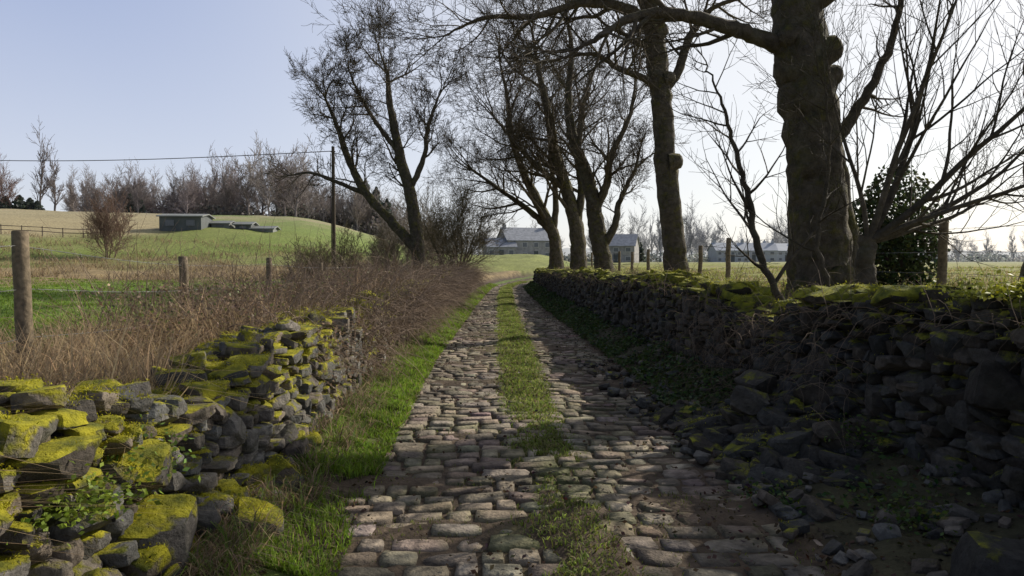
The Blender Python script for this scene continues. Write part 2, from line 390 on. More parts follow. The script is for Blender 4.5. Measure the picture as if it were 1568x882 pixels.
def vary(c,n,v=.25):
    c=np.array(c);return np.clip(c*(1+rng.normal(0,v,(n,1)))+rng.normal(0,.01,(n,3)),.008,1)
def pick(n,fx0,fx1,y0,y1,pw=2.0,mask=None):
    y=y0+(y1-y0)*rng.random(n)**pw
    x0=fx0(y);x1=fx1(y);x=x0+(x1-x0)*rng.random(n)
    if mask is not None:
        k=mask(x,y)>rng.random(n);x=x[k];y=y[k]
    return x,y
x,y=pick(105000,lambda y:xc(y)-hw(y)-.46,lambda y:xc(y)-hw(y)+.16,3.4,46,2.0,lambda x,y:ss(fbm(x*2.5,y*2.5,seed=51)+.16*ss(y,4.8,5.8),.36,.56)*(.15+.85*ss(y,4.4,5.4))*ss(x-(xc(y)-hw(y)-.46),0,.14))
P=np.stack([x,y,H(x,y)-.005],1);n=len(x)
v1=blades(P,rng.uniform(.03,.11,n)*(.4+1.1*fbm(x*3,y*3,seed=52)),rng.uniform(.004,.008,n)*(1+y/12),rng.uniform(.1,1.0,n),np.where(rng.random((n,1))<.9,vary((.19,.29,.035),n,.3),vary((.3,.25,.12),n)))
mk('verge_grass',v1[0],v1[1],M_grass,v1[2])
x,y=pick(110000,lambda y:xc(y)-.38,lambda y:xc(y)+.38,2.6,52,1.7,lambda x,y:ss(fbm(x*2.2,y*2.2,seed=9)+.3*ss(y,4.5,7.5),.42,.58)*np.exp(-((x-xc(y)-.12*(fbm(x*0+1,y*1.5,seed=10)-.5))/.28)**4)*(.35+.65*ss(y,4.5,7.5)))
n=len(x);P=np.stack([x,y,H(x,y)],1)
v1=blades(P,rng.uniform(.01,.045,n)*(1+y/30),rng.uniform(.004,.008,n)*(1+y/10),rng.uniform(.2,1.3,n),np.where(rng.random((n,1))<.75,vary((.2,.26,.05),n,.3),vary((.28,.24,.12),n,.3)))
mk('centre_strip_grass',v1[0],v1[1],M_grass,v1[2])
x,y=pick(32000,lambda y:xc(y)-hw(y),lambda y:xc(y)+hw(y),2.6,16,1.3,lambda x,y:ss(fbm(x*1.7,y*1.7,seed=57),.48,.64)*.8+.06)
n=len(x);P=np.stack([x,y,H(x,y)],1)
v1=blades(P,rng.uniform(.006,.03,n),rng.uniform(.004,.007,n),rng.uniform(.2,1.2,n),vary((.17,.2,.045),n))
mk('joint_grass',v1[0],v1[1],M_grass,v1[2])
x,y=pick(80000,lambda y:np.minimum(-.85*y-1,-3.6),lambda y:wl(y)-1.7,5,42,1.5)
n=len(x);P=np.stack([x,y,H(x,y)-.01],1)
v1=blades(P,rng.uniform(.04,.12,n),rng.uniform(.008,.014,n)*(1+y/25),rng.uniform(.2,1,n),vary((.19,.28,.04),n,.22))
mk('field_grass',v1[0],v1[1],M_grass,v1[2])
x,y=pick(72000,lambda y:wl(y)-3.1,lambda y:wl(y)-.45,2.2,34,1.8,lambda x,y:ss(fbm(x*1.2,y*1.2,seed=53),.2,.46)*(1-ss(wl(y)-x,2.1,3.0)*.85))
n=len(x);P=np.stack([x,y,H(x,y)],1)
v1=blades(P,rng.uniform(.2,.95,n)*(.38+1.1*fbm(x*2,y*2,seed=54)),rng.uniform(.004,.007,n)*(1+y/12),rng.uniform(.15,1.2,n),vary((.46,.34,.2),n,.22),.5)
x,y=pick(22000,lambda y:np.minimum(-.8*y,-20),lambda y:np.zeros_like(y)-6,36,72,1.0,lambda x,y:ss(fbm(x*.3,y*.3,seed=55),.35,.6))
n=len(x);P=np.stack([x,y,H(x,y)],1)
v2=blades(P,rng.uniform(.2,.6,n),rng.uniform(.03,.05,n),rng.uniform(.2,1.2,n),vary((.34,.26,.15),n,.25),.5)
mk('dead_grass',np.concatenate([v1[0],v2[0]]),np.concatenate([v1[1],v2[1]+len(v1[0])]),M_grass,np.concatenate([v1[2],v2[2]]))
x,y=pick(50000,lambda y:wr(y)+.45,lambda y:wr(y)+1+y*.75,3,45,1.5,lambda x,y:ss(fbm(x*1.2,y*1.2,seed=56),.3,.5))
n=len(x);P=np.stack([x,y,H(x,y)],1)
v1=blades(P,rng.uniform(.05,.2,n),rng.uniform(.005,.01,n)*(1+y/18),rng.uniform(.2,1.2,n),np.where(rng.random((n,1))<.6,vary((.25,.29,.05),n),vary((.36,.28,.15),n)))
mk('bank_grass',v1[0],v1[1],M_grass,v1[2])
x,y=pick(30000,lambda y:xc(y)+hw(y)-.02,lambda y:wr(y)+.1,4.2,44,1.8,lambda x,y:ss(fbm(x*2,y*2,seed=58),.35,.6)*ss(y,6.5,7.8)+.06)
n=len(x);P=np.stack([x,y,H(x,y)+rng.uniform(0,.1,n)],1)
v1=leaves(P,rng.uniform(.012,.028,n)*(1+y/25),vary((.07,.105,.035),n,.3),.4)
mk('verge_weeds',v1[0],v1[1],M_leaf,v1[2])
x,y=pick(21000,lambda y:xc(y)-hw(y)-.45,lambda y:wr(y)+.05,2.6,30,1.6,lambda x,y:np.clip(ss(x-xc(y)-hw(y),-.5,.1)+.4*ss(np.abs(x-xc(y)),.8,1.3)+.06+.75*ss(fbm(x*1.5,y*1.2,seed=59),.52,.64),0,1))
n=len(x);P=np.stack([x,y,H(x,y)+.035*(np.abs(x-xc(y))<hw(y))+.008],1)
v1=leaves(P,rng.uniform(.005,.022,n),vary((.09,.062,.04),n,.4),.25)
mk('leaf_litter',v1[0],v1[1],M_leaf,v1[2])
def moss_tufts(ob,name,N,y1,thr,col,ln):
    me=ob.data;nv=len(me.vertices)
    co=np.empty(nv*3,np.float32);me.vertices.foreach_get('co',co);co=co.reshape(-1,3)
    no=np.empty(nv*3,np.float32);me.vertices.foreach_get('normal',no);no=no.reshape(-1,3)
    mo=np.empty(nv,np.float32);me.attributes['moss'].data.foreach_get('value',mo)
    sc_=no[:,2]*.5+mo*.6+ (fbm(co[:,0]*5,co[:,1]*5,co[:,2]*5,seed=77)-.5)*1.4
    k=np.where((sc_>thr)&(co[:,1]<y1)&(no[:,2]>-.1))[0]
    if len(k)==0: return
    k=rng.choice(k,N);P=co[k]+rng.normal(0,.012,(N,3));n_=no[k]
    P=P-n_*.004
    v=blades(P,rng.uniform(ln*.4,ln,N),rng.uniform(.003,.007,N),rng.uniform(.3,1.5,N),vary(col,N,.3),.6)
    mk(name,v[0],v[1],M_grass,v[2],parent=ob)
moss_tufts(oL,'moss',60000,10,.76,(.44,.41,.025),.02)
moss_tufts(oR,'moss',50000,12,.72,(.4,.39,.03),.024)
# ------------------------------------------------------------------ tubes & trees
class Tubes:
    def __init__(s): s.g={}
    def add(s,P,R,k): s.g.setdefault((len(P),k),[]).append((P,R))
    def build(s,c0,c1,rr=.12,rough=0):
        V=[];F=[];C=[];M=[];o=0
        for (n,k),L in s.g.items():
            P=np.array([[tuple(p) for p in a[0]] for a in L],float);R=np.array([a[1] for a in L],float);N=len(L)
            T=np.gradient(P,axis=1);T/=np.linalg.norm(T,axis=2,keepdims=True)+1e-9
            mt=np.abs(T.mean(1));ref=np.eye(3)[np.argmin(mt,axis=1)][:,None]
            A=np.cross(T,ref);A/=np.linalg.norm(A,axis=2,keepdims=True)+1e-9;B=np.cross(T,A)
            an=np.arange(k)*2*np.pi/k
            dirs=A[:,:,None]*np.cos(an)[:,None]+B[:,:,None]*np.sin(an)[:,None]
            RR=np.repeat(R[:,:,None],k,2)
            if k>=8 and rough:
                q=P[:,:,None]+dirs*RR[...,None]
                RR=RR*(1+rough*(fbm(q[...,0]*5,q[...,1]*5,q[...,2]*1.6,seed=91)-.5)*2+rough*.6*(vnoise(q[...,0]*16,q[...,1]*16,q[...,2]*4,seed=95)-.5)*2)
            W=P[:,:,None]+dirs*RR[...,None]
            V.append(W.reshape(-1,3))
            q=np.arange(n*k).reshape(n,k);f=np.stack([q[:-1],np.roll(q[:-1],-1,1),np.roll(q[1:],-1,1),q[1:]],-1).reshape(-1,4)
            F.append((f[None]+np.arange(N)[:,None,None]*n*k).reshape(-1,4)+o);o+=N*n*k
            t=np.clip(RR/rr,0,1).reshape(-1,1);jit=np.repeat(rng.uniform(.75,1.25,N),n*k)[:,None]
            C.append((np.array(c1)*(1-t)+np.array(c0)*t)*jit);M.append(np.clip(RR.reshape(-1)/.15,0,1)*.8)
        return np.concatenate(V),np.concatenate(F),np.concatenate(C),np.concatenate(M)
def rv(): return Vector((random.gauss(0,1),random.gauss(0,1),random.gauss(0,1)))*.577
def perp(d,ang):
    a=d.cross(rv())
    if a.length<1e-4:a=d.orthogonal()
    a.normalize();return (d*math.cos(ang)+a*math.sin(ang)).normalized()
DEF=dict(n=[10,8,6,5,4],wig=[.12,.2,.26,.3,.3],up=[.05,.05,.05,.05,.05],kids=[8,6,6,5,0],ratio=[.6,.62,.6,.6,.5],ang=[.9,.9,.85,.85,.75],maxl=4,minr=.004,bias=(0,0,0))
def grow(B,p,d,L,r,lev,Q):
    n=Q['n'][lev];st=L/n;pts=[p.copy()];rad=[r];bias=Vector(Q['bias'])
    for i in range(n):
        d=(d+rv()*Q['wig'][lev]+Vector((0,0,Q['up'][lev]))+bias).normalized()
        p=p+d*st;pts.append(p.copy());rad.append(max(Q['minr']*.6,r*(1-.78*(i+1)/n)))
    B.add(pts,rad,8 if r>.07 else (5 if r>.02 else 3))
    if lev<Q['maxl']:
        k=Q['kids'][lev];
        for j in range(k):
            t=.18+.82*(j+random.random())/k;f=min(t*n,n-.01);i=int(f);fr=f-i
            q=pts[i].lerp(pts[i+1],fr);dd=(pts[i+1]-pts[i]).normalized();rr=rad[i]*(1-fr)+rad[i+1]*fr
            grow(B,q,perp(dd,Q['ang'][lev]*random.uniform(.6,1.2)),L*Q['ratio'][lev]*(1.15-.5*t)*random.uniform(.7,1.2),max(Q['minr'],rr*.62),lev+1,Q)
        grow(B,pts[-1],d,L*.5,max(Q['minr'],rad[-1]),lev+1,Q)
def crom(W,m=6):
    W=np.array(W,float);P=np.vstack([2*W[0]-W[1],W,2*W[-1]-W[-2]]);o=[]
    for i in range(1,len(P)-2):
        for t in np.arange(m)/m:
            a,b,c,d=P[i-1],P[i],P[i+1],P[i+2]
            o.append(.5*((2*b)+(-a+c)*t+(2*a-5*b+4*c-d)*t*t+(-a+3*b-3*c+d)*t**3))
    o.append(W[-1]);return np.array(o)
def limb(B,W,Q,kids,L,lev=1,t0=.3,k=14,m=7,ang=.95,endk=True):
    A=crom(W,m);n=len(A)
    A[1:-1,:2]+=rng.normal(0,.012,(n-2,2))
    pts=[Vector(a[:3]) for a in A];rad=[max(.004,a[3]) for a in A]
    B.add(pts,rad,k)
    for j in range(kids):
        t=t0+(1-t0)*(j+random.random())/kids;f=min(t*(n-1),n-1.01);i=int(f);fr=f-i
        q=pts[i].lerp(pts[i+1],fr);dd=(pts[i+1]-pts[i]).normalized();rr=rad[i]*(1-fr)+rad[i+1]*fr
        ll=L*random.uniform(.6,1.2)*(1.1-.4*t)
        grow(B,q,perp(dd,ang*random.uniform(.65,1.2)),ll,max(.008,min(rr*.55,ll*.03)),lev,Q)
    if endk:
        dd=(pts[-1]-pts[-2]).normalized()
        for j in range(3): grow(B,pts[-1],perp(dd,.35),L*.8,rad[-1]*.8,lev,Q)
def knob(B,x,y,z,dx,dz,r):
    p=Vector((x,y,z));d=Vector((dx,-.15,dz)).normalized()
    pts=[p+d*r*s for s in (-.8,-.3,.2,.6,.85,.95)];B.add(pts,[r*1.3,r*1.15,r*1.0,r*.85,r*.5,r*.02],12)
BK=(.09,.074,.055);TW=(.105,.082,.057)
def finish(B,name,c0=BK,c1=TW,rough=.18,mat=None,rr=.12,parent=None):
    V,F,C,M=B.build(c0,c1,rr,rough);return mk(name,V,F,mat or M_bark,C,attrs={'moss':M},parent=parent)
def Qd(**k): q=dict(DEF);q.update(k);return q
B=Tubes();Q=Qd(minr=.0033,kids=[8,5,5,3,0])
limb(B,[(3.95,9,.6,.55),(3.94,9,1.15,.42),(3.88,9,1.7,.35),(3.82,9,2.6,.325),(3.74,9,3.4,.31),(3.62,9,4.3,.32),(3.5,9.05,5.1,.25),(3.45,9.2,6.5,.2),(3.6,9.3,8.2,.14),(3.5,9.2,10,.07)],Q,5,2.2,1,.6,k=28,m=9)
limb(B,[(3.6,9,4.22,.15),(3.15,8.9,4.33,.105),(2.6,8.75,4.45,.085),(1.95,8.6,4.55,.07),(1.45,8.5,4.48,.055),(1.0,8.4,4.2,.035),(.75,8.3,4.05,.02)],Q,11,1.5,2,.25,k=10)
limb(B,[(3.6,9,5.0,.15),(3.1,8.6,5.6,.11),(2.3,8.2,6.1,.08),(1.3,7.9,6.2,.05),(.2,7.8,5.9,.025)],Q,8,1.6,1,.3,k=10)
limb(B,[(3.6,9,4.7,.16),(4.1,8.7,5.0,.12),(4.9,8.4,5.1,.09),(5.8,8.1,5.5,.06)],Q,5,1.2,1,.25,k=10)
limb(B,[(3.75,9,3.5,.12),(4.1,9.2,3.1,.12),(4.25,9.3,2.6,.13),(4.3,9.2,1.9,.16),(4.25,9.1,1.1,.2)],Q,0,1,1,.3,k=12,endk=False)
limb(B,[(4.12,9.2,3.1,.1),(4.5,9.3,3.6,.07),(4.9,9.3,4.4,.05),(5.1,9.4,5.3,.03)],Q,6,1.2,2,.3,k=8)
knob(B,3.9,8.85,4.2,.6,.25,.17);knob(B,3.98,8.9,3.9,.9,.1,.12);knob(B,3.4,8.85,4.35,-.4,-.2,.14)
for a in (0.3,2.2,3.6,5.2):
    c,s=math.cos(a),math.sin(a);limb(B,[(3.95+.1*c,9+.1*s,1.7,.2),(3.95+.34*c,9+.34*s,1.25,.15),(3.95+.6*c,9+.6*s,.95,.1)],Q,0,1,1,k=10,endk=False)
finish(B,'bare_sycamore_tree')
B=Tubes();Q=Qd(minr=.0055,kids=[8,6,5,4,0])
limb(B,[(3.95,17,.8,.42),(3.92,17,1.4,.29),(3.8,17,2.6,.26),(3.66,17,3.9,.26),(3.58,17,5.0,.24),(3.5,17,5.9,.25),(3.3,17,7.2,.21),(3.2,17,8.2,.16),(3.4,17,10,.1),(3.3,17,11.5,.05)],Q,8,2.6,1,.55,k=18)
limb(B,[(3.6,17,5.6,.12),(3.95,17,6.1,.1),(4.2,17,6.9,.09),(4.7,16.8,7.5,.06),(5.5,16.6,7.7,.04)],Q,7,1.6,1,.3,k=10)
limb(B,[(3.55,17,5.6,.11),(3.1,16.9,5.9,.09),(2.5,16.8,6.1,.07),(1.9,16.7,6.4,.05),(1.2,16.6,6.3,.03)],Q,9,1.7,1,.3,k=10)
limb(B,[(3.3,17,7.2,.15),(2.6,16.8,7.5,.12),(1.6,16.5,7.5,.1),(.5,16.2,7.1,.07),(-.6,16,7.0,.045),(-1.5,16,6.6,.02)],Q,14,2.3,1,.2,k=10)
limb(B,[(3.3,17,7.6,.13),(2.9,16,8.6,.1),(2.0,15,9.2,.08),(.8,14.3,9.2,.05)],Q,6,2.0,1,.2,k=10)
knob(B,3.85,16.85,3.95,.9,.1,.19);knob(B,3.5,16.85,7.0,.7,.3,.17);knob(B,3.7,16.85,5.9,.8,.2,.15)
finish(B,'bare_sycamore_tree')
B=Tubes();Q=Qd(minr=.008,kids=[8,6,6,4,0])
limb(B,[(3.75,28,.8,.5),(3.6,28,1.5,.36),(3.4,28,2.6,.32),(3.2,28,3.8,.29),(2.9,28,5.0,.25),(2.4,28,6.4,.2),(2.2,28,8,.15),(2.3,28,9.8,.1),(2.1,28,11.3,.05)],Q,14,3,1,.35,k=14)
limb(B,[(3.25,28,3.6,.2),(3.7,28,4.6,.15),(3.9,28,5.8,.12),(4.6,28,7.2,.08),(4.8,28,8.6,.04)],Q,10,2.2,1,.3,k=10)
limb(B,[(3.55,28,2.1,.18),(4.0,27.8,3.0,.14),(4.2,27.7,4.0,.1),(4.8,27.6,5.2,.06)],Q,7,1.7,1,.4,k=8)
finish(B,'bare_sycamore_tree')
B=Tubes()
limb(B,[(3.0,32,.8,.5),(3.0,32,1.6,.36),(2.9,32,3,.32),(2.5,32,4.6,.27),(1.95,32,6.3,.22),(1.6,32,8.2,.17),(1.2,32,10,.11),(.9,32,11.8,.05)],Q,15,3.2,1,.35,k=14)
limb(B,[(2.9,32,3,.2),(3.1,32,4.8,.16),(2.9,32,6.5,.12),(3.1,32,8.5,.07)],Q,9,2.4,1,.3,k=10)
limb(B,[(2.4,32,4.8,.16),(1.4,31.8,5.6,.12),(.3,31.5,6.6,.09),(-.8,31.3,7.9,.05)],Q,10,2.2,1,.3,k=10)
finish(B,'bare_sycamore_tree')
B=Tubes()
limb(B,[(2.25,36,.8,.5),(2.25,36,1.6,.36),(2.1,36,2.9,.3),(1.5,36,4.2,.26),(.6,36,6.0,.2),(0,36,7.8,.16),(-.2,36,9.6,.1),(-.6,36,11.5,.05)],Q,15,3.4,1,.35,k=14)
limb(B,[(1.9,36,3.2,.18),(.8,36,4.2,.14),(-.6,36,5.2,.1),(-2,36,6.2,.06)],Q,11,2.4,1,.3,k=10)
limb(B,[(2.1,36,3,.18),(2.2,36,5,.14),(1.9,36,7,.1),(2.2,36,9,.05)],Q,9,2.6,1,.3,k=10)
finish(B,'bare_sycamore_tree')
B=Tubes();Q=Qd(minr=.009,kids=[8,6,5,5,0],wig=[.12,.24,.3,.32,.3],up=[.05,.03,.03,.05,.05])
limb(B,[(-3.75,30,.3,.5),(-3.83,30,1.1,.36),(-3.97,30,2.3,.3),(-4.24,30,4.3,.25),(-4.74,30,6.2,.2),(-5.1,30,8.1,.14),(-5.2,30,9.4,.09),(-5.4,30,10.0,.04)],Q,13,2.1,1,.42,k=14)
limb(B,[(-3.95,30,2.0,.24),(-5.0,30,3.2,.2),(-6.1,30,4.4,.18),(-6.8,30,5.7,.15),(-7.3,30,7.2,.1),(-7.8,30,8.4,.05)],Q,13,2.1,1,.4,k=12)
limb(B,[(-6.1,30,4.4,.1),(-7.3,30,4.9,.08),(-8.4,30,5.3,.06),(-9.3,30,5.2,.03)],Q,7,1.3,2,.3,k=8)
limb(B,[(-4.3,30,4.6,.14),(-3.7,30,5.9,.11),(-3.5,30,7.3,.08),(-3.0,30,8.6,.04)],Q,9,1.8,1,.3,k=8)
limb(B,[(-4.7,30,6.1,.12),(-5.7,30,7.4,.09),(-6.4,30,8.6,.06),(-6.8,30,9.5,.03)],Q,8,1.6,1,.3,k=8)
finish(B,'bare_ash_tree')
def thicket(x,y,z,h,stems,spread,name,Q,c1,r0=.06):
    B=Tubes()
    for i in range(stems):
        a=random.uniform(0,6.28);s=random.uniform(.2,1)*spread
        d=Vector((math.cos(a)*s,math.sin(a)*s,1)).normalized()
        grow(B,Vector((x+math.cos(a)*.2,y+math.sin(a)*.2,z)),d,h*random.uniform(.6,.85),r0,0,Q)
    finish(B,name,c1=c1,rr=.06)
thicket(-2.9,36,.45,4.4,9,.6,'hawthorn_bush',Qd(minr=.009,kids=[9,7,5,3,0],maxl=3),(.17,.14,.08))
thicket(-8.3,33,.5,2.3,5,.8,'hawthorn_bush',Qd(minr=.009,kids=[8,5,4,0,0],maxl=3),(.18,.15,.08))
thicket(-10.5,38,.5,1.9,6,.9,'hawthorn_bush',Qd(minr=.01,kids=[8,5,4,0,0],maxl=3),(.17,.15,.07))
thicket(-6.2,34,.5,2.2,6,.9,'hawthorn_bush',Qd(minr=.01,kids=[8,5,4,0,0],maxl=3),(.17,.14,.08))
thicket(-5.0,17.5,.5,1.2,6,1.0,'hawthorn_bush',Qd(minr=.006,kids=[7,5,3,0,0],maxl=3),(.17,.13,.09),.03)
thicket(-34,60,1.2,5,6,.45,'birch_sapling',Qd(minr=.016,kids=[9,6,5,0,0],maxl=3,up=[.1,.1,.1,.1,.1]),(.26,.17,.13),.05)
B=Tubes();Q=Qd(minr=.003,n=[12,9,7,5,4],wig=[.08,.1,.14,.14,.2],up=[.03,.05,.05,.05,.03],kids=[9,5,3,0,0],ratio=[.5,.5,.5,.5,.5],ang=[.65,.65,.7,.7,.7],maxl=3)
limb(B,[(3.82,7.6,.9,.12),(3.78,7.6,1.5,.095),(3.8,7.6,1.85,.085)],Q,0,1,1,k=10,endk=False)
for (dx,dy,dz,L,r) in [(.9,-.2,.75,2.9,.045),(.55,.1,.9,3.0,.045),(.25,-.1,1,3.0,.04),(-.25,0,1,2.2,.03),(1,.1,.35,2.6,.04),(1,-.3,.55,2.7,.035),(1,.2,.15,2.2,.03)]:
    grow(B,Vector((3.8,7.6,1.8)),Vector((dx,dy,dz)).normalized(),L,r,0,Q)
grow(B,Vector((5.6,7.6,1.1)),Vector((.1,-.05,1)).normalized(),2.8,.03,0,Q)
finish(B,'elder_tree',c0=(.085,.07,.05),c1=(.095,.077,.055),rr=.06)
B=Tubes();Q=Qd(minr=.003,n=[10,8,6,4,3],wig=[.08,.12,.16,.16,.2],up=[.02,.02,.03,.03,.03],kids=[8,5,3,0,0],ratio=[.5,.5,.5,.5,.5],ang=[.9,.8,.8,.7,.7],maxl=3)
limb(B,[(2.86,7,.9,.05),(2.62,7,1.25,.042),(2.4,7,1.75,.036),(2.3,7,2.3,.03),(2.15,7,2.8,.022),(2.0,7,3.25,.012),(1.85,7,3.6,.006)],Q,15,1.15,1,.2,k=8)
limb(B,[(2.9,6.4,1.2,.03),(2.75,6.4,1.8,.022),(2.8,6.3,2.5,.015),(2.7,6.2,3.1,.007)],Q,7,.8,1,.2,k=6)
finish(B,'sapling',c0=(.085,.07,.05),c1=(.09,.073,.053),rr=.05)
B=Tubes();Q=Qd(minr=.007,kids=[5,4,3,0,0],maxl=3);x,y=12.2,16.2  # unseen tree right of frame, added to throw shadow bands on the lane
limb(B,[(x,y,.8,.6),(x,y,2,.42),(x-.1,y,4,.38),(x-.2,y,6,.36),(x,y,8,.32),(x-.2,y,10,.26),(x,y,12,.16),(x,y,13.5,.06)],Q,5,2.6,1,.5,k=14)
limb(B,[(x,y,6.5,.2),(x+1.2,y-1.2,8,.16),(x+2.0,y-2,10,.12),(x+2.4,y-2.4,12,.08)],Q,5,2.0,1,.4,k=10)
finish(B,'bare_sycamore_tree')
# ------------------------------------------------------------------ brambles
B=Tubes()
def bramble(x,y,z,L,r,updir=1.0,dr=.28):
    d=Vector((random.gauss(0,.6),random.gauss(0,.6),updir)).normalized();p=Vector((x,y,z));n=7;pts=[p.copy()]
    for i in range(n):
        d=(d+rv()*.25+Vector((0,0,-dr))).normalized();p=p+d*L/n
        pts.append(p.copy())
    B.add(pts,[r*(1-.8*i/n) for i in range(n+1)],3)
for i in range(8500):
    y=6.4+34*random.random()**1.5
    front=.2*float(ss(y,7.6,9.5))-.35*(1-float(ss(y,7.6,9.5)))
    clump=float(vnoise(y*.8,0.5,seed=85))
    x=float(wl(y))+front*(.4+.8*clump)-random.random()*(2.6 if y>8.5 else 1.0)*random.random()**.7
    hgt=float(H(x,y)) if x<float(wl(y))-.5 else random.uniform(.1,.9)
    bramble(x,y,hgt,random.uniform(.5,1.8)*(.7+.6*clump)*(1 if y>8.5 else .5),random.uniform(.0025,.0055)*(1+y/22),random.uniform(.6,2.2))
for i in range(3800): # taller standing stems in a band behind the wall
    y=7.0+17*random.random()**1.2;x=float(wl(y))-.55-random.random()*2.1
    c=float(fbm(x*.9,y*.9,seed=88))
    if c<.4: continue
    bramble(x,y,float(H(x,y)),random.uniform(.8,1.7)*(.55+.8*c),random.uniform(.0025,.005)*(1+y/22),random.uniform(1.2,3),.14)
V,F,C,M=B.build((.25,.185,.135),(.25,.185,.135),.1);
mk('bramble_thicket',V,F,M_twig,C)
B=Tubes()
for i in range(2600):
    y=3.6+28*random.random()**1.6;x=float(wr(y))+random.uniform(-.05,1.6)
    bramble(x,y,max(float(H(x,y)),topR_(y)-.1 if x<float(wr(y))+.6 else 0)-.02,random.uniform(.2,.9)*(.6 if y<5 else 1),random.uniform(.0015,.0035)*(1+y/25),random.uniform(.2,1.3))
for i in range(460):
    y=random.uniform(5.2,9);x=float(wr(y))-random.uniform(-.2,.4);bramble(x,y,random.uniform(.2,1.1),random.uniform(.3,.8),.0024,random.uniform(-.3,1))
V,F,C,M=B.build((.19,.14,.1),(.19,.14,.1),.1)
mk('bramble_thicket',V,F,M_twig,C)
n=20000;y=6.5+30*rng.random(n)**1.6;x=wl(y)+.1-2.4*rng.random(n);z=np.where(x<wl(y)-.5,H(x,y),.1)+rng.random(n)*.9
v1=leaves(np.stack([x,y,z],1),rng.uniform(.01,.02,n)*(1+y/25),np.where(rng.random((n,1))<.8,vary((.25,.18,.12),n,.3),vary((.15,.17,.06),n,.3)),1)
mk('bramble_leaves',v1[0],v1[1],M_leaf,v1[2])
x,y=pick(16000,lambda y:wl(y)-.05,lambda y:wl(y)+.4,3.2,30,1.8,lambda x,y:.2+.8*ss(fbm(x*2,y*2,seed=86),.4,.6))
n=len(x);P=np.stack([x,y,H(x,y)],1)
v1=blades(P,rng.uniform(.05,.28,n),rng.uniform(.003,.006,n)*(1+y/12),rng.uniform(.3,1.6,n),np.where(rng.random((n,1))<.65,vary((.31,.23,.15),n,.3),vary((.15,.22,.045),n,.3)),.6)
mk('wall_foot_herbs',v1[0],v1[1],M_grass,v1[2])
def plant(name,cx,cy,cz,rx,ry,rz,n,s,c):
    P=rng.normal(0,.5,(n,3))*np.array([rx,ry,rz])+np.array([cx,cy,cz]);P[:,2]=np.abs(P[:,2]-cz)+cz
    v=leaves(P,rng.uniform(s*.6,s,n),vary(c,n,.35),.6);mk(name,v[0],v[1],M_leaf,v[2])
plant('nettle_patch',-1.85,3.35,.62,.22,.22,.16,900,.02,(.14,.22,.045))
plant('nettle_patch',-1.80,2.75,.62,.3,.25,.12,1300,.018,(.2,.27,.035))
plant('ivy_patch',1.75,4.55,.05,.25,.35,.06,350,.02,(.08,.13,.03))
plant('ivy_patch',2.35,4.0,.14,.35,.4,.12,600,.02,(.08,.12,.03))
plant('ivy_patch',2.45,5.0,.3,.2,.3,.2,300,.018,(.08,.12,.03))
plant('ivy_patch',2.95,4.3,1.38,.25,.4,.1,450,.022,(.27,.28,.035))
plant('ivy_patch',3.0,3.7,1.4,.2,.3,.1,350,.022,(.25,.26,.035))
n=9000;u=rng.normal(0,1,(n,3));u/=np.linalg.norm(u,axis=1)[:,None];u*=(rng.random((n,1))**.4)
u*=(.55+.75*fbm(u[:,0]*2.6+5,u[:,1]*2.6,u[:,2]*2.6,seed=81))[:,None]
P=u*np.array([.75,.7,1.1])+np.array([5.45,10.2,1.85])
v1=leaves(P,rng.uniform(.025,.045,n),vary((.07,.09,.035),n,.4),1);mk('ivy_bush',v1[0],v1[1],M_leaf,v1[2])
# ------------------------------------------------------------------ fences
def post(parent,x,y,h,r,lean=0):
    z0=float(H(x,y))-.3;B=Tubes();n=8
    pts=[Vector((x+lean*i/n+random.gauss(0,.004),y,z0+(h+.3)*i/n)) for i in range(n+1)]
    top_=pts[-1]
    pts+= [top_+Vector((0,0,.006)),top_+Vector((0,0,.007))]
    B.add(pts,[r*1.03]*n+[r,r*.9,.001],12)
    V,F,C,M=B.build((1,1,1),(1,1,1),.1,.05);o=mk('post',V,F,M_post,C,parent=parent)
    return top_
def wires(parent,tops,hs,r=.0022):
    B=Tubes()
    for h in hs:
        for a,b in zip(tops[:-1],tops[1:]):
            pts=[a.lerp(b,i/6)+Vector((0,0,-h-.02*math.sin(math.pi*i/6)+random.gauss(0,.002))) for i in range(7)]
            B.add(pts,[r]*7,4)
            L=(b-a).length
            for k in range(int(L/.12)):
                q=a.lerp(b,(k+.5)*.12/L)+Vector((0,0,-h-.02*math.sin(math.pi*(k+.5)*.12/L)))
                for s in range(2):
                    w=rv()*.018;B.add([q-w,q+w],[r*.6]*2,3)
    V,F,C,M=B.build((1,1,1),(1,1,1),.1);mk('barbed_wire',V,F,M_wire,C,parent=parent)
e=empty('post_and_wire_fence');T=[]
for (x,y,h,r,l) in [(-3.15,1.6,1.25,.05,0),(-3.42,5.0,1.33,.052,-.03),(-3.85,8.4,1.2,.05,-.03),(-4.1,12,1.15,.048,0),(-4.2,15.5,1.1,.048,.03),(-4.1,19,1.1,.045,0),(-4.0,23,1.1,.045,0),(-3.8,27,1.1,.045,0)]:
    T.append(post(e,x,y,h,r,l))
wires(e,T,[.1,.4,.75])
e=empty('post_and_wire_fence');T=[]
for (x,y) in [(5.2,5.2),(5.1,8.45),(4.75,11.8),(4.55,15),(4.45,16.9),(4.35,19.5),(4.3,22.5),(4.3,25.5),(4.3,28.5),(4.3,32),(4.4,36),(4.5,40)]:
    T.append(post(e,x,y,.95 if y<40 else .9,.05,random.gauss(0,.02)))
wires(e,T,[.08,.35,.6])
e=empty('post_and_rail_fence');B=Tubes()
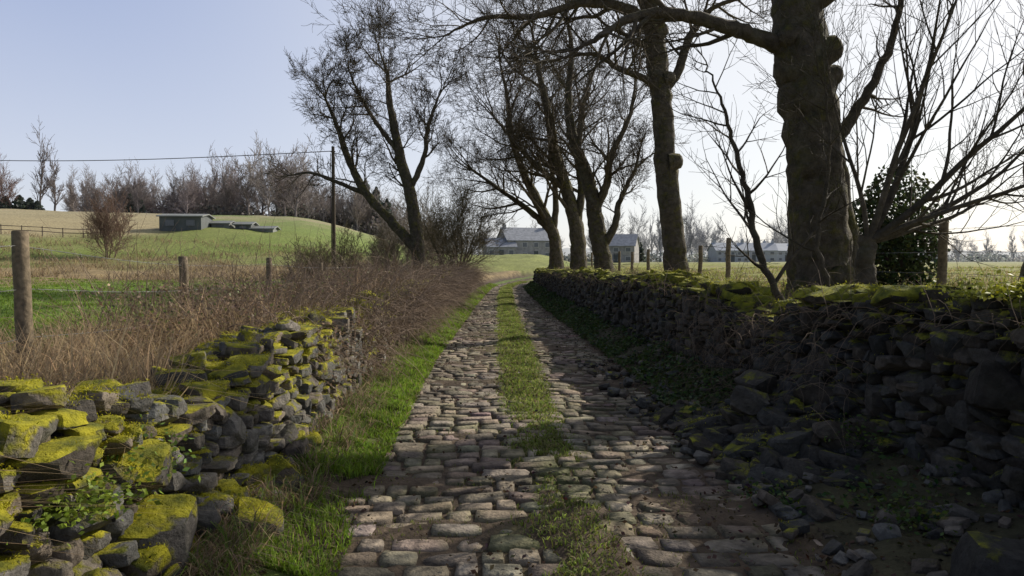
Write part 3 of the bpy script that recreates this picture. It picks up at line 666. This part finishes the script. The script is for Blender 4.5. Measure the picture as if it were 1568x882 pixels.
for i in range(13):
    x=-64+i*1.9;y=72+.12*(x+40);z=float(H(x,y))
    B.add([Vector((x,y,z-.2)),Vector((x,y,z+1.0))],[.05,.045],5)
    if i<12:
        x2=x+1.9;y2=72+.12*(x2+40);z2=float(H(x2,y2))
        for h in (.5,.9):B.add([Vector((x,y,z+h)),Vector((x2,y2,z2+h))],[.035,.035],4)
V,F,C,M=B.build((.09,.07,.06),(.09,.07,.06),.1);mk('rails',V,F,M_twig,C,parent=e)
# ------------------------------------------------------------------ utility pole with wire
e=empty('utility_pole');B=Tubes()
zb=float(H(-10,40))
B.add([Vector((-10,40,zb-.3+(8.0-zb+.3)*i/6)) for i in range(7)],[.115-.005*i for i in range(7)],10)
B.add([Vector((-10,40,7.99)),Vector((-10,40,8.02))],[.08,.001],10)
B.add([Vector((-10.1,39.9,7.7)),Vector((-9.85,39.9,7.7))],[.04,.04],6)
V,F,C,M=B.build((.08,.065,.05),(.08,.065,.05),.1);mk('pole',V,F,M_twig,C,parent=e)
B=Tubes()
pa=Vector((-10,40,7.75));pb=Vector((-46,46,8.6));B.add([pa.lerp(pb,i/20)+Vector((0,0,-.55*math.sin(math.pi*i/20))) for i in range(21)],[.022]*21,4)
B.add([Vector((-10.1,39.86,1.0)),Vector((-10.1,39.86,7.6))],[.02,.02],4)
B.add([Vector((-10,40,7.4)),Vector((-7.4,38.5,.6))],[.012,.012],4)
V,F,C,M=B.build((.03,.03,.03),(.03,.03,.03),.1);mk('overhead_cable',V,F,M_twig,C,parent=e)
# ------------------------------------------------------------------ buildings
M_hs=plain('hazy_house_stone',(.33,.32,.32),.9,nscale=1.5);M_roof=plain('hazy_slate_roof',(.27,.285,.32),.8,nscale=2);M_glass=plain('window_glass',(.13,.14,.16),.3,namt=.1,bump=0)  # stone, slate and window colours paled to paint in distance haze
M_white=plain('white_painted_frame',(.5,.5,.5),.6,namt=.05,bump=0);M_green=plain('dark_grey_sheet_metal',(.09,.1,.1),.7,nscale=.8);M_gr=plain('grey_sheet',(.2,.21,.2),.7,nscale=.5)
def box(name,c,s,mat,parent,rz=0):
    v=np.array([[x,y,z] for x in(-.5,.5) for y in(-.5,.5) for z in(-.5,.5)])*np.array(s)+np.array(c)
    f=np.array([[0,1,3,2],[4,6,7,5],[0,4,5,1],[2,3,7,6],[0,2,6,4],[1,5,7,3]]);return mk(name,v,f,mat,smooth=False,parent=parent)
def house(name,x,y,w,d,he,hr,rz=0,wm=None,rm=None,chim=2,cols=4,floors=2,z=None):
    wm=wm or M_hs;rm=rm or M_roof;e=empty(name)
    if z is None: z=min(float(H(x+sx_*w/2,y+sy_*d/2)) for sx_ in(-1,1) for sy_ in(-1,1))
    v=np.array([[-w/2,-d/2,-.5],[w/2,-d/2,-.5],[w/2,d/2,-.5],[-w/2,d/2,-.5],[-w/2,-d/2,he],[w/2,-d/2,he],[w/2,d/2,he],[-w/2,d/2,he],[-w/2,0,hr],[w/2,0,hr]])
    mk('walls',v,[np.array([[0,1,5,4],[2,3,7,6]]),np.array([[1,2,6,9,5],[3,0,4,8,7]])],wm,smooth=False,parent=e)
    o=.25;k=(hr-he)/(d/2);t=.12
    for s in(-1,1):
        yb=s*(d/2+o);zb_=he-k*o
        a=np.array([[-w/2-o,yb,zb_+.03],[w/2+o,yb,zb_+.03],[w/2+o,0,hr+.03],[-w/2-o,0,hr+.03]]);b=a+np.array([0,0,t])
        mk('roof',np.vstack([a,b]),np.array([[0,1,2,3],[4,5,6,7],[0,1,5,4],[1,2,6,5],[3,0,4,7]]),rm,smooth=False,parent=e)
    for i in range(chim):
        cx=(-w/2+.5) if i==0 else (w/2-.5)
        box('chimney',(cx,0,hr+.2),(.6,.9,1.1),wm,e);box('chimney_pot',(cx,0,hr+.9),(.25,.25,.3),M_roof,e)
    for f in range(floors):
        for i in range(cols):
            wx=-w/2+w*(i+.5)/cols;wz=he*(f+.55)/floors
            if f==0 and i==cols//2 and he>2.2: box('door',(wx,-d/2-.02,1.0),(.9,.06,2.0),M_green,e);continue
            ww=min(1.1,w/cols*.55);wh=min(1.15,he/floors*.5)
            if he>1.9: box('window_frame',(wx,-d/2-.02,wz),(ww,.08,wh),M_white,e)
            box('window_glass',(wx,-d/2-.05,wz),(ww*.82,.06,wh*.82),M_glass,e)
    e.location=(x,y,z);e.rotation_euler=(0,0,rz);return e
house('stone_farmhouse',2.6,150,10,7,4.2,6.8,.35,z=1.7,cols=4)
house('stone_farmhouse',-2.6,146,6,5,2.6,4.3,.2,chim=0,cols=3,floors=1,z=1.9)
house('stone_barn',21,140,7,7,3.4,5.6,-.3,cols=3,chim=1)
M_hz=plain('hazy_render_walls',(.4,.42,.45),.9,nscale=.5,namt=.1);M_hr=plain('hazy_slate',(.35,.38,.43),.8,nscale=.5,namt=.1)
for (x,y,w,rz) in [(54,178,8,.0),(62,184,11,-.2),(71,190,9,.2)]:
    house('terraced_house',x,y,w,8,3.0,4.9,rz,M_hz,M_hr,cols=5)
house('field_shed',-36.5,80,4.4,4,1.5,1.8,.1,M_green,M_gr,chim=0,cols=2,floors=1)
for i,(x,w,h,m) in enumerate([(-33.2,2.0,.5,M_gr),(-30.6,1.8,.6,M_green),(-28.4,2.4,.4,M_gr)]):
    house('garden_shed',x,82,w,1.8,h,h+.25,.0,m,M_gr,chim=0,cols=1,floors=1)
# ------------------------------------------------------------------ distant woodland
def treetpl(h,seed,kind):
    random.seed(seed);B=Tubes()
    if kind==0: Q=Qd(minr=.026,n=[7,5,4,3,3],kids=[13,8,6,0,0],maxl=3,up=[.1,.1,.08,.1,.1],ratio=[.5,.5,.55,.5,.5],ang=[.95,.8,.8,.7,.7])
    else: Q=Qd(minr=.026,n=[8,5,4,3,3],kids=[18,7,5,0,0],maxl=3,up=[.1,.16,.12,.1,.1],ratio=[.3,.5,.55,.5,.5],ang=[.7,.6,.7,.7,.7])
    grow(B,Vector((0,0,0)),Vector((0,0,1)),h*.8,h*.018,0,Q)
    V,F,C,M=B.build((1,1,1),(1,1,1),.1);return V,F,C
TT=[treetpl(9,11,0),treetpl(9,12,0),treetpl(9,13,0),treetpl(9,14,1)]
random.seed(99)
def forest(name,pos):
    V=[];F=[];C=[];o=0
    for (x,y,h,c) in pos:
        v,f,cc=random.choice(TT);a=random.uniform(0,6.28);s=h/9;w=s*random.uniform(.8,1.25)
        r=np.array([[math.cos(a)*w,-math.sin(a)*w,0],[math.sin(a)*w,math.cos(a)*w,0],[0,0,s]])
        V.append(v@r.T+np.array([x,y,float(H(x,y))-.2]));F.append(f+o);C.append(cc*np.array(c)*random.uniform(.85,1.15));o+=len(v)
    mk(name,np.concatenate(V),np.concatenate(F),M_far,np.concatenate(C))
pos=[]
for i in range(150):
    r=random.uniform(-.62,-.14);d=random.uniform(140,185);y=d;x=r*y
    pos.append((x,y,random.uniform(6.5,10)*(1.3 if -.42<r<-.3 else .95),random.choice([(.28,.24,.22),(.31,.27,.25),(.26,.23,.22),(.32,.27,.26)])))  # pale bark tints have distance haze mixed in
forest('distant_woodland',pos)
pos=[(-.66*132,132,13,(.22,.19,.18)),(-.64*134,134,11,(.22,.19,.18)),(-.72*130,130,9,(.25,.19,.17)),(-.70*128,128,7,(.26,.18,.16))];forest('bare_tree',pos)
pos=[]
for i in range(48):
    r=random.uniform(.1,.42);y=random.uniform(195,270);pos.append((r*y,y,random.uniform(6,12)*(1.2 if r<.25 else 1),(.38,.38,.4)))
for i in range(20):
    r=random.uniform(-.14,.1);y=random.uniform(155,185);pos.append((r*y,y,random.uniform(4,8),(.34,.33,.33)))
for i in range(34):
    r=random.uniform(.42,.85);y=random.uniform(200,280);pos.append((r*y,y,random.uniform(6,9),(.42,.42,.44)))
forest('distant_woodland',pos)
pos=[]
for i in range(14):
    r=random.uniform(-.2,-.09);y=random.uniform(50,66);pos.append((r*y,y,random.uniform(2.5,5),(.22,.19,.15)))
forest('hedgerow',pos)
def leafmass(name,items):
    VV=[];FF=[];CC=[];o=0
    for (x,y,z,rx,rz,n,s,c,con) in items:
        if con:
            t=rng.random(n)**.7;a=rng.uniform(0,6.28,n);rad=rx*(1-t)**.7*(.4+.6*rng.random(n))*(.8+.3*np.sin(t*30))
            P=np.stack([x+np.cos(a)*rad,y+np.sin(a)*rad,z+t*rz],1)
        else:
            u=rng.normal(0,1,(n,3));u/=np.linalg.norm(u,axis=1)[:,None];u*=rng.random((n,1))**.4
            u*=(.6+.7*fbm(u[:,0]*2+x,u[:,1]*2,u[:,2]*2,seed=5))[:,None]
            P=u*np.array([rx,rx,rz])+np.array([x,y,z])
        v,f,cc=leaves(P,rng.uniform(s*.6,s,n),vary(c,n,.25),1);VV.append(v);FF.append(f+o);CC.append(cc);o+=len(v)
    mk(name,np.concatenate(VV),np.concatenate(FF),M_leaf,np.concatenate(CC))
it=[]
for i in range(80):
    r=random.uniform(-.6,-.14);y=random.uniform(145,190);it.append((r*y,y,float(H(r*y,y))+1.3,random.uniform(3,5),random.uniform(1.8,3.4),400,.45,random.choice([(.22,.2,.185),(.2,.19,.17),(.23,.2,.19)]),False))
for i in range(38):
    r=random.uniform(.25,.9);y=random.uniform(205,300);it.append((r*y,y,float(H(r*y,y))+.8,random.uniform(6,11),random.uniform(1.5,3.0),420,.6,random.choice([(.36,.38,.38),(.33,.35,.34),(.38,.38,.39)]),False))  # paler leaf colours paint in haze with distance
for i in range(16):
    r=random.uniform(-.14,.3);y=random.uniform(165,200);it.append((r*y,y,float(H(r*y,y))+.8,random.uniform(4,7),random.uniform(1.2,2.4),350,.5,random.choice([(.3,.31,.3),(.28,.3,.28)]),False))
leafmass('woodland_understorey',it)
it=[]
for (r,y,h) in [(-.535,142,5),(-.52,143,4),(-.19,150,11),(-.205,152,12),(-.175,150,9),(-.215,155,10),(-.71,128,3.4),(-.69,129,3.6),(-.675,130,3.2),(-.665,130,2.6),(.168,160,5.5),(.18,162,4.5)]:
    it.append((r*y,y,float(H(r*y,y)),h*(.32 if y>140 else .6),h,1500,.4,(.11,.13,.11),True))
leafmass('conifer_stand',it)
a=np.linspace(-1.0,1.0,300);V=[]
for k,(d,hh) in enumerate([(420,0),(480,1),(600,1.4)]):
    for t in a:
        x=d*math.tan(t)
        V.append((x,d,-3 if k==0 else (3+7*float(fbm(np.array(x*.006),np.array(k*3.0),seed=66))+ (8 if x<0 else 0))*hh+1.5*random.random()))
V=np.array(V);q=np.arange(900).reshape(3,300);F=np.stack([q[:-1,:-1],q[:-1,1:],q[1:,1:],q[1:,:-1]],-1).reshape(-1,4)
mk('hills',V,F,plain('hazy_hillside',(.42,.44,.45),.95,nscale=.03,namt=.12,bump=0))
# ------------------------------------------------------------------ light, sky, camera
el,az=math.radians(31),math.radians(50)
Sv=Vector((math.sin(az)*math.cos(el),math.cos(az)*math.cos(el),math.sin(el)))
w=bpy.data.worlds.new('World');sc.world=w;w.use_nodes=True
N=w.node_tree.nodes;WL=w.node_tree.links;bg=N['Background'];sk=N.new('ShaderNodeTexSky');sk.sky_type='NISHITA';sk.sun_disc=False
sk.sun_elevation=el;sk.sun_rotation=az;sk.air_density=1.0;sk.dust_density=1.0;sk.ozone_density=1.5;sk.altitude=150
tc=N.new('ShaderNodeTexCoord');sp=N.new('ShaderNodeSeparateXYZ');WL.new(tc.outputs['Generated'],sp.inputs[0])
cr=N.new('ShaderNodeValToRGB');E=cr.color_ramp.elements
E[0].position=0;E[0].color=(.82,.84,.89,1);E[1].position=1;E[1].color=(.05,.07,.13,1)
e1=E.new(.12);e1.color=(.68,.72,.86,1);e2=E.new(.36);e2.color=(.41,.49,.74,1);e3=E.new(.5);e3.color=(.16,.21,.35,1)
WL.new(sp.outputs[2],cr.inputs[0])
dp=N.new('ShaderNodeVectorMath');dp.operation='DOT_PRODUCT';WL.new(tc.outputs['Generated'],dp.inputs[0]);dp.inputs[1].default_value=tuple(Sv)
g1=N.new('ShaderNodeMapRange');g1.interpolation_type='SMOOTHSTEP';g1.inputs[1].default_value=.25;g1.inputs[2].default_value=.92;g1.inputs[4].default_value=.9;WL.new(dp.outputs['Value'],g1.inputs[0])
mx=N.new('ShaderNodeMix');mx.data_type='RGBA';WL.new(g1.outputs[0],mx.inputs['Factor']);WL.new(cr.outputs[0],mx.inputs[6]);mx.inputs[7].default_value=(1.05,1.03,1.0,1)
g2=N.new('ShaderNodeMapRange');g2.interpolation_type='SMOOTHSTEP';g2.inputs[1].default_value=-.7;g2.inputs[2].default_value=.05;g2.inputs[3].default_value=2.3;g2.inputs[4].default_value=5.2;WL.new(dp.outputs['Value'],g2.inputs[0])
sc1=N.new('ShaderNodeVectorMath');sc1.operation='SCALE';WL.new(mx.outputs[2],sc1.inputs[0]);WL.new(g2.outputs[0],sc1.inputs['Scale'])
sc2=N.new('ShaderNodeVectorMath');sc2.operation='SCALE';WL.new(sk.outputs[0],sc2.inputs[0]);sc2.inputs['Scale'].default_value=.18
ad=N.new('ShaderNodeVectorMath');ad.operation='ADD';WL.new(sc1.outputs[0],ad.inputs[0]);WL.new(sc2.outputs[0],ad.inputs[1])
WL.new(ad.outputs[0],bg.inputs[0]);bg.inputs[1].default_value=.15
ld=bpy.data.lights.new('sun','SUN');ld.energy=5.0;ld.angle=math.radians(.5);ld.color=(1,.92,.79)
lo=bpy.data.objects.new('sun',ld);link(lo)
lo.rotation_euler=Sv.to_track_quat('Z','Y').to_euler();lo.location=(20,20,30)
cd=bpy.data.cameras.new('camera');cd.lens=25;cd.sensor_width=36;cd.clip_start=.05;cd.clip_end=3000
co=bpy.data.objects.new('camera',cd);link(co);co.location=(0,0,1.6);co.rotation_euler=(math.radians(90-2.16),0,0);sc.camera=co
sc.view_settings.view_transform='Standard';sc.view_settings.look='None';sc.view_settings.exposure=0
